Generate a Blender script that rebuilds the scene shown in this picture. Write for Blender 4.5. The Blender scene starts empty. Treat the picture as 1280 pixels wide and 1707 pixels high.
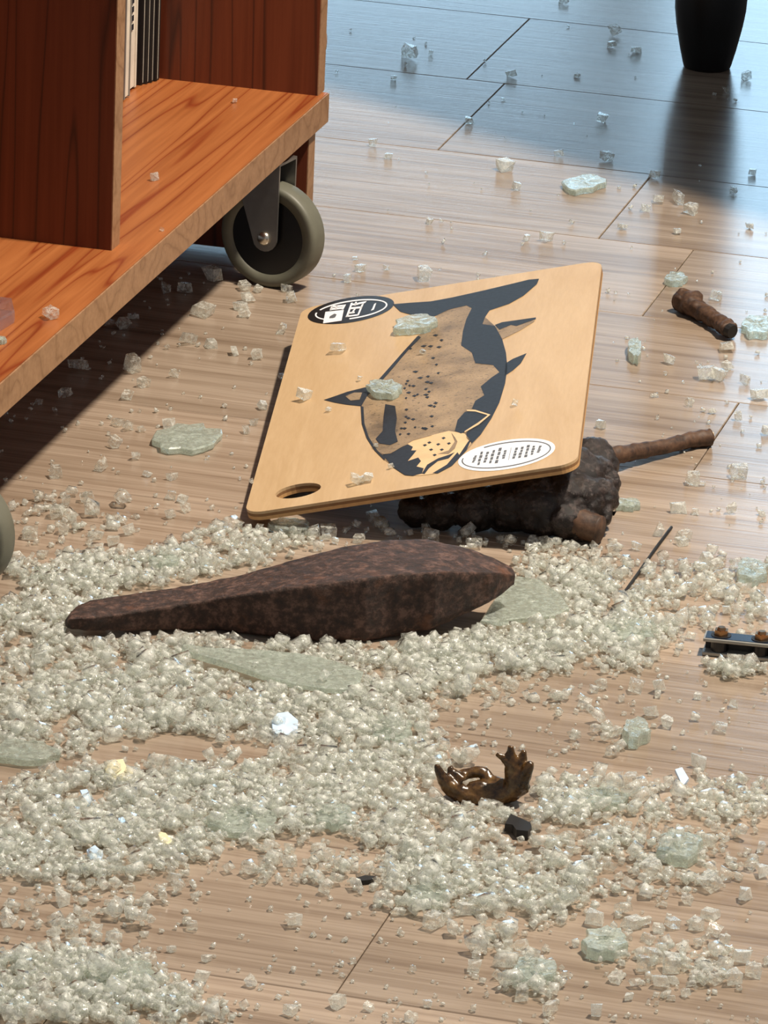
import bpy, bmesh, math, random
import numpy as np
from mathutils import Vector, Matrix, noise
random.seed(7); rng = np.random.default_rng(7)
S = bpy.context.scene; COL = S.collection

# ------------------------------------------------------------------ camera
F, CX, CY, H = 8500.0, 640.0, 853.5, 1.16
P = math.atan(3050/8500); ROLL = math.radians(2.5)
fwd = np.array([0, math.cos(P), -math.sin(P)]); r0 = np.array([1., 0, 0]); u0 = np.cross(r0, fwd)
c_, s_ = math.cos(ROLL), math.sin(ROLL)
R = np.stack([c_*r0+s_*u0, -s_*r0+c_*u0, fwd]); C0 = np.array([0, 0, H])
cam = bpy.data.objects.new('camera', bpy.data.cameras.new('camera')); COL.objects.link(cam)
cam.data.sensor_fit = 'HORIZONTAL'; cam.data.sensor_width = 36; cam.data.lens = 36*F/1280
cam.data.clip_start = .05
M4 = Matrix(((R[0][0], R[1][0], -R[2][0], 0), (R[0][1], R[1][1], -R[2][1], 0), (R[0][2], R[1][2], -R[2][2], H), (0, 0, 0, 1)))
cam.matrix_world = M4; S.camera = cam

# ------------------------------------------------------------------ light
wd = bpy.data.worlds.new('room_light'); S.world = wd; wd.use_nodes = True
bg = wd.node_tree.nodes['Background']; bg.inputs[0].default_value = (.86, .92, 1, 1); bg.inputs[1].default_value = .24

def area(name, loc, target, size, power, col, sy=None):
    L = bpy.data.lights.new(name, 'AREA'); L.energy = power; L.color = col; L.size = size
    if sy: L.shape = 'RECTANGLE'; L.size_y = sy
    else: L.shape = 'DISK'
    o = bpy.data.objects.new(name, L); COL.objects.link(o); o.location = loc
    o.rotation_euler = (Vector(target)-Vector(loc)).to_track_quat('-Z', 'Y').to_euler(); return o
area('ceiling_spot', (.95, 3.12, 2.6), (0, 3.2, 0), .16, 116, (1, .885, .735))
S.view_settings.view_transform = 'Standard'; S.view_settings.look = 'None'
S.view_settings.exposure = 0.27; S.view_settings.gamma = 1.0; S.view_settings.use_curve_mapping = False
cy = S.cycles; cy.max_bounces = 20; cy.transmission_bounces = 14; cy.transparent_max_bounces = 32; cy.glossy_bounces = 6
cy.use_denoising = True; cy.sample_clamp_indirect = 6; cy.blur_glossy = .5

# ------------------------------------------------------------------ survey helpers (points measured on real planes)
def at(x, y, z=0.0):
    v = R.T @ np.array([(x-CX)/F, -(y-CY)/F, 1.0]); t = (z-C0[2])/v[2]
    q = C0+t*v; return Vector(q)
def depth(p): return float(R[2] @ (np.array(p)-C0))
def up_to(base, ypx):
    """height above base whose image row is ypx"""
    k = F/depth(base); z = 0
    for _ in range(12):
        d = R @ (np.array(base)+[0, 0, z]-C0); y = CY-F*d[1]/d[2]; z += (y-ypx)/k/.95
    return z
AX = math.radians(-14.4)                      # direction of the planks
DX = Vector((math.cos(AX), math.sin(AX), 0)); DY = Vector((-DX.y, DX.x, 0))

# ------------------------------------------------------------------ materials
def nmat(name):
    m = bpy.data.materials.new(name); m.use_nodes = True; nt = m.node_tree
    b = nt.nodes['Principled BSDF']; return m, nt, b
def N(nt, t, **k):
    n = nt.nodes.new(t)
    for a, v in k.items():
        if a in n.inputs.keys(): n.inputs[a].default_value = v
        else: setattr(n, a, v)
    return n
def ramp(nt, fac, stops):
    r = nt.nodes.new('ShaderNodeValToRGB'); e = r.color_ramp.elements
    while len(e) < len(stops): e.new(.5)
    for i, (p, c) in enumerate(stops): e[i].position = p; e[i].color = (*c, 1)
    nt.links.new(fac, r.inputs[0]); return r.outputs[0]
def mixc(nt, fac, a, b, mode='MIX'):
    m = nt.nodes.new('ShaderNodeMix'); m.data_type = 'RGBA'; m.blend_type = mode
    for s, v in ((m.inputs[0], fac), (m.inputs[6], a), (m.inputs[7], b)):
        if hasattr(v, 'links'): nt.links.new(v, s)
        elif isinstance(v, (int, float)): s.default_value = v
        else: s.default_value = (*v, 1)
    return m.outputs[2]
def coords(nt, scale, rand=False):
    tc = nt.nodes.new('ShaderNodeTexCoord'); mp = nt.nodes.new('ShaderNodeMapping'); mp.inputs['Scale'].default_value = scale
    v = tc.outputs['Object']
    if rand:
        oi = nt.nodes.new('ShaderNodeObjectInfo'); a = N(nt, 'ShaderNodeVectorMath', operation='SCALE'); a.inputs[0].default_value = (7, 13, 5)
        nt.links.new(oi.outputs['Random'], a.inputs['Scale']); ad = N(nt, 'ShaderNodeVectorMath', operation='ADD')
        nt.links.new(v, ad.inputs[0]); nt.links.new(a.outputs[0], ad.inputs[1]); v = ad.outputs[0]
    nt.links.new(v, mp.inputs['Vector']); return mp.outputs[0]
def noise_t(nt, vec, scale, detail=6, rough=.6, dist=0):
    n = N(nt, 'ShaderNodeTexNoise', Scale=scale, Detail=detail, Roughness=rough, Distortion=dist); nt.links.new(vec, n.inputs['Vector']); return n.outputs[0]
def bump(nt, b, h, strength, dist):
    bp = N(nt, 'ShaderNodeBump', Strength=strength, Distance=dist); nt.links.new(h, bp.inputs['Height']); nt.links.new(bp.outputs[0], b.inputs['Normal'])
def plain(name, col, rough=.5, metal=0, spec=.5, noise_amt=.12, nscale=60):
    m, nt, b = nmat(name); v = coords(nt, (1, 1, 1)); n = noise_t(nt, v, nscale)
    c = ramp(nt, n, [(.3, tuple(x*(1-noise_amt) for x in col)), (.7, tuple(min(1, x*(1+noise_amt)) for x in col))])
    nt.links.new(c, b.inputs['Base Color']); b.inputs['Roughness'].default_value = rough; b.inputs['Metallic'].default_value = metal
    b.inputs['Specular IOR Level'].default_value = spec; return m

def floor_wood():
    m, nt, b = nmat('oak_laminate')
    big = noise_t(nt, coords(nt, (1.3, 15, 1), True), 1.4, 5, .55, .6)
    fine = noise_t(nt, coords(nt, (5, 170, 1), True), 2.0, 4, .6)
    w = N(nt, 'ShaderNodeTexWave', wave_type='BANDS', bands_direction='Y', Scale=1.0, Distortion=6.5, Detail=2.5, **{'Detail Scale': .55})
    nt.links.new(coords(nt, (1.6, 13, 1), True), w.inputs['Vector'])
    c = ramp(nt, big, [(.28, (.238, .178, .131)), (.5, (.31, .243, .186)), (.72, (.378, .303, .238))])
    c = mixc(nt, .5, c, ramp(nt, fine, [(.33, (.52, .46, .42)), (.55, (1, 1, 1))]), 'MULTIPLY')
    c = mixc(nt, .33, c, ramp(nt, w.outputs[0], [(.0, (.55, .48, .42)), (.4, (1, 1, 1))]), 'MULTIPLY')
    oi = nt.nodes.new('ShaderNodeObjectInfo'); c = mixc(nt, 1.0, c, ramp(nt, oi.outputs['Random'], [(0, (.93, .92, .90)), (1, (1.07, 1.05, 1.03))]), 'MULTIPLY')
    nt.links.new(c, b.inputs['Base Color']); b.inputs['Specular IOR Level'].default_value = .40
    rr = N(nt, 'ShaderNodeMapRange'); rr.inputs['To Min'].default_value = .19; rr.inputs['To Max'].default_value = .28
    nt.links.new(fine, rr.inputs['Value']); nt.links.new(rr.outputs[0], b.inputs['Roughness'])
    bump(nt, b, fine, .22, .0006); return m
def grain_wood(name, dark, mid, light, axis, rough=.38, freq=1.0):
    """laminate with long grain lines along axis 0/1/2"""
    m, nt, b = nmat(name)
    sc = [19*freq]*3; sc[axis] = .85*freq
    v = coords(nt, tuple(sc)); n = noise_t(nt, v, 1.0, 2.2, .45, .15)
    w = N(nt, 'ShaderNodeMath', operation='MULTIPLY'); w.inputs[1].default_value = 9.0; nt.links.new(n, w.inputs[0])
    fr = N(nt, 'ShaderNodeMath', operation='PINGPONG'); fr.inputs[1].default_value = .5; nt.links.new(w.outputs[0], fr.inputs[0])
    sf = [260.]*3; sf[axis] = 7.
    fine = noise_t(nt, coords(nt, tuple(sf)), 1.0, 3, .6)
    c = ramp(nt, fr.outputs[0], [(.0, dark), (.10, mid), (.5, light)])
    c = mixc(nt, .45, c, ramp(nt, fine, [(.35, (.62, .52, .45)), (.6, (1, 1, 1))]), 'MULTIPLY')
    nt.links.new(c, b.inputs['Base Color']); b.inputs['Roughness'].default_value = rough
    bump(nt, b, fine, .08, .0004); return m
def birch():
    m, nt, b = nmat('birch_plywood'); n = noise_t(nt, coords(nt, (30, 4, 30)), 1.5, 5, .6, 1.2)
    c = ramp(nt, n, [(.3, (.475, .318, .170)), (.7, (.555, .390, .225))])
    f = noise_t(nt, coords(nt, (420, 60, 420)), 1, 3); c = mixc(nt, .15, c, ramp(nt, f, [(.4, (.7, .6, .5)), (.6, (1, 1, 1))]), 'MULTIPLY')
    nt.links.new(c, b.inputs['Base Color']); b.inputs['Roughness'].default_value = .42; return m
def rusty(name, a, bcol, c3, rough, bstr, bd, sc=70, spot=True):
    m, nt, b = nmat(name); v = coords(nt, (1, 1, 1)); n = noise_t(nt, v, sc, 8, .7); n2 = noise_t(nt, v, sc*.23, 5, .6)
    c = ramp(nt, n, [(.36, a), (.5, bcol), (.66, c3)])
    if spot: c = mixc(nt, ramp(nt, n2, [(.60, (0, 0, 0)), (.78, (.7, .7, .7))]), c, (.20, .066, .020))
    nt.links.new(c, b.inputs['Base Color']); b.inputs['Roughness'].default_value = rough; bump(nt, b, n, bstr, bd); return m
def glassy(name, tint, f_tr, fr0, fr1, dif, rough=.04, ior=1.6, fsc=320):
    """clear glass with frosted fracture faces; the share of frost differs from piece to piece"""
    m = bpy.data.materials.new(name); m.use_nodes = True; nt = m.node_tree; nt.nodes.clear(); L = nt.links.new
    out = nt.nodes.new('ShaderNodeOutputMaterial')
    g = N(nt, 'ShaderNodeBsdfGlass', IOR=1.5, Roughness=rough); g.inputs['Color'].default_value = (*tint, 1)
    t = nt.nodes.new('ShaderNodeBsdfTransparent'); t.inputs[0].default_value = (*tint, 1)
    d = nt.nodes.new('ShaderNodeBsdfDiffuse'); tl = nt.nodes.new('ShaderNodeBsdfTranslucent')
    ge = nt.nodes.new('ShaderNodeNewGeometry'); pos = ge.outputs['Position']
    n = noise_t(nt, pos, 380, 4, .7)
    col = ramp(nt, n, [(.35, tuple(x*.72 for x in dif)), (.62, dif)]); L(col, d.inputs[0]); L(col, tl.inputs[0])
    md = N(nt, 'ShaderNodeMixShader', Fac=.4); L(d.outputs[0], md.inputs[1]); L(tl.outputs[0], md.inputs[2])
    m1 = N(nt, 'ShaderNodeMixShader', Fac=f_tr); L(g.outputs[0], m1.inputs[1]); L(t.outputs[0], m1.inputs[2])
    oi = nt.nodes.new('ShaderNodeObjectInfo')
    a = N(nt, 'ShaderNodeMath', operation='ADD'); L(oi.outputs['Random'], a.inputs[0]); L(ge.outputs['Random Per Island'], a.inputs[1])
    f = N(nt, 'ShaderNodeMath', operation='FRACT'); L(a.outputs[0], f.inputs[0])
    mr = N(nt, 'ShaderNodeMapRange'); mr.inputs['To Min'].default_value = fr0; mr.inputs['To Max'].default_value = fr1
    pw = N(nt, 'ShaderNodeMath', operation='POWER'); pw.inputs[1].default_value = 2.0; L(f.outputs[0], pw.inputs[0])
    n2 = noise_t(nt, pos, fsc, 3, .6); st = N(nt, 'ShaderNodeMapRange'); st.inputs['From Min'].default_value = .44; st.inputs['From Max'].default_value = .60; L(n2, st.inputs['Value'])
    ml = N(nt, 'ShaderNodeMath', operation='MULTIPLY_ADD'); ml.inputs[1].default_value = .75; ml.inputs[2].default_value = .0; L(st.outputs[0], ml.inputs[0])
    mx = N(nt, 'ShaderNodeMath', operation='MULTIPLY_ADD'); mx.inputs[1].default_value = .45; L(pw.outputs[0], mx.inputs[0]); L(ml.outputs[0], mx.inputs[2]); L(mx.outputs[0], mr.inputs['Value'])
    m2 = nt.nodes.new('ShaderNodeMixShader'); L(mr.outputs[0], m2.inputs[0]); L(m1.outputs[0], m2.inputs[1]); L(md.outputs[0], m2.inputs[2])
    gl = N(nt, 'ShaderNodeBsdfGlossy', Roughness=.08); gl.inputs['Color'].default_value = (1, 1, 1, 1)
    bp_ = N(nt, 'ShaderNodeBump', Strength=.6, Distance=.001); L(n, bp_.inputs['Height']); L(bp_.outputs[0], gl.inputs['Normal'])
    fz = N(nt, 'ShaderNodeFresnel', IOR=ior); m3 = nt.nodes.new('ShaderNodeMixShader'); fm = N(nt, 'ShaderNodeMath', operation='SUBTRACT'); fm.use_clamp = True; L(fz.outputs[0], fm.inputs[0]); L(ge.outputs['Backfacing'], fm.inputs[1]); L(fm.outputs[0], m3.inputs[0]); L(m2.outputs[0], m3.inputs[1]); L(gl.outputs[0], m3.inputs[2])
    L(m3.outputs[0], out.inputs[0]); return m

MAT = dict(
    floor=floor_wood(), under=plain('joint_dark', (.10, .07, .05), .9),
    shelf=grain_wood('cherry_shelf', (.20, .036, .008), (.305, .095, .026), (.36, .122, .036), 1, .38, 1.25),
    panel=grain_wood('cherry_panel_shaded', (.050, .011, .005), (.130, .028, .010), (.15, .034, .012), 2, .45, 1.25),  # shelf cherry darkened: the shade on the upright panels is put into the colour
    edge=grain_wood('edge_band', (.24, .125, .06), (.30, .165, .085), (.34, .19, .10), 0, .45, .7),
    birch=birch(), ply_dark=plain('ply_core', (.22, .105, .038), .7, nscale=200), ply_light=plain('ply_face_edge', (.50, .28, .11), .6, nscale=200),
    ink=plain('print_ink', (.016, .019, .026), .5, nscale=300, noise_amt=.4), white=plain('sticker_white', (.80, .80, .82), .4, noise_amt=.02),
    black=plain('sticker_black', (.010, .009, .009), .35), grey_ink=plain('sticker_grey_ink', (.10, .10, .105), .5), pale=plain('print_bare_wood', (.66, .45, .24), .45),
    rust=rusty('rusted_iron', (.016, .007, .0045), (.042, .018, .011), (.150, .078, .056), .66, 1.0, .0022, 170),
    root=rusty('dark_wet_bark', (.005, .0035, .003), (.018, .011, .009), (.062, .044, .038), .20, .8, .0022, 170, False),
    stick=rusty('brown_bark', (.022, .010, .006), (.065, .030, .014), (.11, .055, .028), .6, .5, .001, 120, False),
    antler=rusty('brown_bronze', (.018, .009, .004), (.075, .036, .010), (.16, .085, .025), .22, .35, .0007, 130, False),
    cutwood=plain('pale_cut_wood', (.80, .68, .50), .7), tyre=plain('grey_green_rubber', (.125, .122, .090), .5),
    hub=plain('black_plastic', (.006, .006, .007), .35), steel=plain('zinc_steel', (.30, .29, .275), .38, .85), bolt=plain('nickel_bolt', (.62, .58, .50), .28, 1),
    legm=plain('black_lacquer', (.004, .005, .007), .32), dark=plain('black_chip', (.006, .005, .005), .5),
    table=plain('dark_table_top', (.03, .03, .032), .4), folder=plain('black_folder', (.012, .011, .011), .5), pages=plain('cream_paper', (.66, .60, .50), .7), gbook=plain('grey_book', (.22, .21, .19), .6),
    copper=plain('copper_nut', (.42, .22, .10), .22, 1), navy=plain('navy_plate', (.012, .020, .040), .22), plate_edge=plain('plate_rim', (.34, .33, .30), .4, .5),
    crumb=glassy('safety_glass', (.99, 1, .985), .82, .03, .66, (.97, .98, .92)), shard=glassy('cracked_sheet_glass', (.95, .985, .95), .60, .25, .62, (.70, .77, .70), .12, fsc=260),
    acrylic=glassy('clear_acrylic', (.97, .95, .98), .6, .08, .12, (.75, .65, .7)), flake_blue=plain('pale_blue_flake', (.52, .66, .84), .35), flake_white=plain('cream_flake', (.72, .64, .42), .4),
    wall=plain('wall_paint', (.60, .60, .58), .85), frame=plain('window_frame_paint', (.5, .5, .5), .5))
def winmat():
    m = bpy.data.materials.new('daylight_pane'); m.use_nodes = True; nt = m.node_tree; nt.nodes.clear()
    o = nt.nodes.new('ShaderNodeOutputMaterial'); e = N(nt, 'ShaderNodeEmission', Strength=4.4); e.inputs[0].default_value = (.50, .77, 1, 1); nt.links.new(e.outputs[0], o.inputs[0]); return m
MAT['pane'] = winmat()

# ------------------------------------------------------------------ mesh helpers
def link(name, me, mat=None, parent=None, loc=None, rot=None):
    o = bpy.data.objects.new(name, me); COL.objects.link(o)
    if mat is not None and me is not None and not me.materials: me.materials.append(mat)
    if parent is not None: o.parent = parent
    if loc is not None: o.location = loc
    if rot is not None: o.rotation_euler = rot
    return o
def obj(name, bm, mat, parent=None, smooth=False, loc=None, rot=None):
    bmesh.ops.recalc_face_normals(bm, faces=bm.faces[:])
    me = bpy.data.meshes.new(name); bm.to_mesh(me); bm.free()
    if smooth: me.shade_smooth()
    return link(name, me, mat, parent, loc, rot)
def tag(o, label, cat, group=None, kind=None):
    o['label'] = label; o['category'] = cat
    if group: o['group'] = group
    if kind: o['kind'] = kind
    return o
def box(bm, x0, x1, y0, y1, z0, z1, bev=0):
    r = bmesh.ops.create_cube(bm, size=1, matrix=Matrix.Translation(((x0+x1)/2, (y0+y1)/2, (z0+z1)/2)) @ Matrix.Diagonal((x1-x0, y1-y0, z1-z0, 1)))
    if bev:
        es = list({e for v in r['verts'] for e in v.link_edges}); bmesh.ops.bevel(bm, geom=es, offset=bev, segments=2, affect='EDGES', profile=.5)
    return bm
def newbox(*a, **k): return box(bmesh.new(), *a, **k)
def cyl(bm, r1, r2, p0, p1, seg=32):
    p0, p1 = Vector(p0), Vector(p1); d = p1-p0
    q = d.to_track_quat('Z', 'Y').to_matrix().to_4x4()
    bmesh.ops.create_cone(bm, cap_ends=True, segments=seg, radius1=r1, radius2=r2, depth=d.length, matrix=Matrix.Translation((p0+p1)/2) @ q); return bm
def lathe(bm, prof, axis_m, seg=48):
    rings = []
    for (r, z) in prof:
        rings.append([bm.verts.new(axis_m @ Vector((r*math.cos(2*math.pi*k/seg), r*math.sin(2*math.pi*k/seg), z))) for k in range(seg)])
    for a, b in zip(rings, rings[1:]):
        for k in range(seg): bm.faces.new((a[k], a[(k+1) % seg], b[(k+1) % seg], b[k]))
    bm.faces.new(rings[0]); bm.faces.new(rings[-1]); return bm
def spline(pts, n):
    pts = [np.array(p, float) for p in pts]; out = []
    for i in range(len(pts)-1):
        p0 = pts[max(i-1, 0)]; p1 = pts[i]; p2 = pts[i+1]; p3 = pts[min(i+2, len(pts)-1)]
        for t in np.linspace(0, 1, n, endpoint=False):
            out.append(.5*(2*p1+(p2-p0)*t+(2*p0-5*p1+4*p2-p3)*t*t+(3*p1-p0-3*p2+p3)*t**3))
    out.append(pts[-1]); return out
def tube(bm, pts, radii, sub=5, seg=12, amp=.0, freq=90, flat=None):
    """swept rough tube through pts; flat = vertical squash"""
    data = spline([(*p, r) for p, r in zip(pts, radii)], sub); rings = []
    for i, q in enumerate(data):
        p = Vector(q[:3]); r = q[3]
        t = Vector(data[min(i+1, len(data)-1)][:3])-Vector(data[max(i-1, 0)][:3]); t.normalize()
        a = t.cross(Vector((0, 0, 1)));
        if a.length < 1e-3: a = Vector((1, 0, 0))
        a.normalize(); b = a.cross(t); ring = []
        for k in range(seg):
            th = 2*math.pi*k/seg; d = a*math.cos(th)+b*math.sin(th)*(flat or 1)
            rr = r*(1+amp*noise.noise((p+d*r)*freq)*2); ring.append(bm.verts.new(p+d*rr))
        rings.append(ring)
    for A, B in zip(rings, rings[1:]):
        for k in range(seg): bm.faces.new((A[k], A[(k+1) % seg], B[(k+1) % seg], B[k]))
    bm.faces.new(rings[0]); bm.faces.new(rings[-1]); return bm
def fuse(name, bm, mat, voxel, amp=0, freq=80, parent=None, smooth=True, floor=None):
    """voxel-union a bmesh of overlapping lumps and roughen it"""
    bmesh.ops.recalc_face_normals(bm, faces=bm.faces[:])
    me = bpy.data.meshes.new(name+'_src'); bm.to_mesh(me); bm.free()
    o = bpy.data.objects.new('tmp', me); COL.objects.link(o); md = o.modifiers.new('r', 'REMESH'); md.mode = 'VOXEL'; md.voxel_size = voxel
    sm = o.modifiers.new('s', 'SMOOTH'); sm.iterations = 2; sm.factor = .4
    dg = bpy.context.evaluated_depsgraph_get(); m2 = bpy.data.meshes.new_from_object(o.evaluated_get(dg)); m2.name = name
    bpy.data.objects.remove(o); bpy.data.meshes.remove(me)
    if amp:
        for v in m2.vertices:
            n = noise.fractal(v.co*freq, .8, 2.0, 4); v.co = v.co+v.normal*n*amp
    if floor is not None:
        for v in m2.vertices: v.co.z = max(v.co.z, floor)
    if smooth: m2.shade_smooth()
    return link(name, m2, mat, parent)

# ------------------------------------------------------------------ SETTING: floor of planks, back wall with shop window
sub = obj('floor', newbox(-2.5, 2.9, -.5, 8.3, -.03, -.0075), MAT['under']); sub['kind'] = 'structure'
seam_px = [5, 117, 240, 356, 475, 598, 727, 880, 1040, 1204, 1425, 1670]
seams = sorted(float(at(640, y).dot(DY)) for y in seam_px)
while seams[0] > 1.2: seams.insert(0, seams[0]-.18)
while seams[-1] < 7.9: seams.append(seams[-1]+.2)
known = {240: 992, 5: 881, 117: 806, 1425: 590}
def plank(n0, n1, a0, a1):
    g = .0003; bm = newbox(a0+g-(a0+a1)/2, a1-g-(a0+a1)/2, -(n1-n0)/2+g, (n1-n0)/2-g, -.0075, 0)
    es = [e for e in bm.edges if all(v.co.z > -.001 for v in e.verts)]
    bmesh.ops.bevel(bm, geom=es, offset=.0006, segments=1, affect='EDGES')
    c = DX*(a0+a1)/2+DY*(n0+n1)/2
    o = obj('plank', bm, MAT['floor'], sub, loc=c, rot=(0, 0, AX)); return o
butts = {3: at(1038, 349).dot(DX), 1: at(836, 76).dot(DX), 2: at(785, 195).dot(DX), 11: at(597, 1600).dot(DX)}
sm = {round(float(at(640, y).dot(DY)), 5): i for i, y in enumerate(seam_px)}
for i in range(len(seams)-1):
    k = sm.get(round(seams[i+1], 5)); L = 1.26
    b = butts.get(k+1 if k is not None else -1)
    if b is None: b = .83+.47*((i*.618) % 1)*(1 if i % 2 else -1)
    mid = (seams[i]+seams[i+1])/2
    a_lo = -2.1 - mid*.25; a_hi = 1.9 - mid*.25
    e = b; lo = [b]
    while e > a_lo: e -= L; lo.insert(0, e)
    e = b
    while e < a_hi: e += L; lo.append(e)
    for a0, a1 in zip(lo, lo[1:]):
        c = DX*(a0+a1)/2+DY*mid
        if c.y < 7.4 and -1.9 < c.x < 2.2: plank(seams[i], seams[i+1], a0, a1)
bw = bmesh.new(); YW = 8.3
for x0, x1, z0, z1 in ((-2.5, -1.6, -.03, 2.9), (2.75, 2.9, -.03, 2.9), (-1.6, 2.75, 2.5, 2.9), (-1.6, 2.75, -.03, .12), (-1.6, .34, 1.0, 2.5), (.34, .42, .12, 2.5), (1.15, 2.75, .12, 2.5)): box(bw, x0, x1, YW, YW+.2, z0, z1)
obj('wall_back', bw, MAT['wall'])['kind'] = 'structure'
for nme, x0, x1, zt_w, k in (('window_1', -1.6, .34, 1.0, 2), ('window_2', .42, 1.15, 2.5, 1)):
    wf = bmesh.new(); wdt = (x1-x0)/k
    for i in range(k+1): xx = x0+i*wdt; box(wf, max(x0, xx-.025), min(x1, xx+.025), YW+.05, YW+.12, .12, zt_w)
    box(wf, x0, x1, YW+.05, YW+.12, .12, .17); box(wf, x0, x1, YW+.05, YW+.12, zt_w-.05, zt_w)
    win = obj(nme, wf, MAT['frame']); win['kind'] = 'structure'
    for i in range(k): obj('pane', newbox(x0+i*wdt+.026, x0+(i+1)*wdt-.026, YW+.08, YW+.09, .171, zt_w-.051), MAT['pane'], win)

# ------------------------------------------------------------------ CABINET on casters
HS, TH = .104, .0235
corner = at(546, 203, HS)                      # front right bottom corner of the shelf
cab = link('rolling_cabinet', None); cab.location = corner
cab.rotation_euler = (0, 0, math.atan2(-DX.y, -DX.x))   # local x = depth (into cabinet), local y = towards camera along the front? see below
tag(cab, 'orange cherry wood open display cabinet on grey rubber casters, shelf strewn with glass bits', 'cabinet')
# local frame: +x runs from the front edge into the cabinet (world -DX); +y runs along the front towards the camera (world -DY)
DEP, LEN, TOP = .42, 1.25, .42
T2 = TH
sh = bmesh.new(); box(sh, .0006, DEP, .0006, LEN, 0, T2)
obj('bottom_shelf', sh, MAT['shelf'], cab)
# grain of the shelf runs along the front: rotate texture by giving the strip its own mesh
obj('edge_band', newbox(-.0006, .0006, 0, LEN, .0002, T2-.0003, bev=.0003), MAT['edge'], cab)
def local(p): return cab.matrix_basis.inverted() @ Vector(p)
zt = HS+T2
y_end0 = local(at(530, 160, zt)).y; y_div = local(at(186, 418, zt)).y; x_div = local(at(186, 418, zt)).x; x_e = local(at(530, 160, zt)).x
PT = .018
def panel(y, xf, z0, z1, name='divider', th=PT, front=True, depth=DEP):
    p = obj(name, newbox(xf+.0008, depth, y-th, y, z0, z1), MAT['panel'], cab)
    if front: obj('edge_band', newbox(xf, xf+.0008, y-th+.0002, y-.0002, z0, z1), MAT['edge'], p)
    return p
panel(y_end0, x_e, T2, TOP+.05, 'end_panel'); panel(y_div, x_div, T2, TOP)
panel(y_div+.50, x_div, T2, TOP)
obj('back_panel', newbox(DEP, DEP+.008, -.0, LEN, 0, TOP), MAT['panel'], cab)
hb = bmesh.new(); ye = y_end0-PT
bmesh.ops.create_uvsphere(hb, u_segments=20, v_segments=12, radius=1, matrix=Matrix.Translation((x_e+.012, ye, up_to(cab.matrix_basis @ Vector((x_e, ye, 0)), 72)-0)) @ Matrix.Diagonal((.012, .017, .021, 1)))
obj('pull_knob', hb, MAT['edge'], cab, True)
yk = local(at(523, 235, HS-.01)).y; xk = local(at(523, 235, HS-.01)).x
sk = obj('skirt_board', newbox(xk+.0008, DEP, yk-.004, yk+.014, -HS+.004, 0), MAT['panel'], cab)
obj('edge_band', newbox(xk, xk+.0008, yk-.0038, yk+.0138, -HS+.004, 0), MAT['edge'], sk)

def caster(contact, ang, rad=.0405, width=.021):
    """contact on the floor, ang = azimuth of the axle pointing to the viewer"""
    base = Vector(contact); ax = Vector((math.cos(ang), math.sin(ang), 0)); rolld = Vector((-ax.y, ax.x, 0))
    inv = cab.matrix_basis.inverted()
    M = inv @ (Matrix.Translation(base) @ Matrix(((rolld.x, ax.x, 0, 0), (rolld.y, ax.y, 0, 0), (0, 0, 1, 0), (0, 0, 0, 1))))
    # frame: x = rolling, y = axle towards viewer, z = up
    def put(name, bm, mat, parent=None, smooth=False):
        bm.transform(M); return obj(name, bm, mat, parent or cab, smooth)
    fk = bmesh.new(); hw = .0145
    for s in (-1, 1):
        prof = [(-.031, HS-.004), (.011, HS-.004), (.0105, .0405)]
        prof += [(.0105*math.cos(t), .0405-.0105*math.sin(t)) for t in np.linspace(.2, math.pi*.80, 8)]
        a = [fk.verts.new((x, s*hw, z)) for x, z in prof]; b = [fk.verts.new((x, s*(hw-.0018), z)) for x, z in prof]
        fk.faces.new(a); fk.faces.new(b)
        for k in range(len(a)): fk.faces.new((a[k], a[(k+1) % len(a)], b[(k+1) % len(a)], b[k]))
    box(fk, -.031, .011, -hw, hw, HS-.0055, HS-.0035)
    cyl(fk, .017, .017, (-.012, 0, HS-.0036), (-.012, 0, HS-.0004), 24)
    f = put('caster_fork', fk, MAT['steel'])
    A = Matrix.Translation((0, 0, rad)) @ Matrix.Rotation(math.pi/2, 4, 'X')
    w2 = width/2; ri = rad*.745
    prof = [(ri, -w2+.001), (rad-.003, -w2), (rad-.001, -w2+.001), (rad, -w2+.003), (rad, w2-.003), (rad-.001, w2-.001), (rad-.003, w2), (ri, w2-.001)]
    ty = bmesh.new(); rings = []
    seg = 64
    for r, z in prof: rings.append([ty.verts.new(A @ Vector((r*math.cos(2*math.pi*k/seg), r*math.sin(2*math.pi*k/seg), z))) for k in range(seg)])
    for i in range(len(rings)):
        a, b = rings[i], rings[(i+1) % len(rings)]
        for k in range(seg): ty.faces.new((a[k], a[(k+1) % seg], b[(k+1) % seg], b[k]))
    t_ = put('tyre', ty, MAT['tyre'], f); t_.data.shade_smooth()
    hbm = bmesh.new(); lathe(hbm, [(.001, -w2+.002), (ri, -w2+.002), (ri, w2-.003), (ri-.004, w2-.0015), (ri-.006, w2-.004), (.013, w2-.004), (.012, w2), (.001, w2)], A, 48)
    put('hub', hbm, MAT['hub'], f, False)
    bb = bmesh.new(); B = Matrix.Translation((0, 0, rad)) @ Matrix.Rotation(-math.pi/2, 4, 'X')
    lathe(bb, [(.0055, hw-.001), (.0055, hw+.001), (.0045, hw+.0028), (.0025, hw+.0038), (.0004, hw+.004)], B, 20)
    put('axle_bolt', bb, MAT['bolt'], f, True)
    return f
caster(at(452, 474), math.radians(-115.5))
caster(at(-80, 985), math.radians(-112))
for q in ((.36, .12), (.36, .98)): caster((cab.matrix_basis @ Vector((q[0], q[1], 0))).xy.to_3d(), math.radians(-100))

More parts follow.
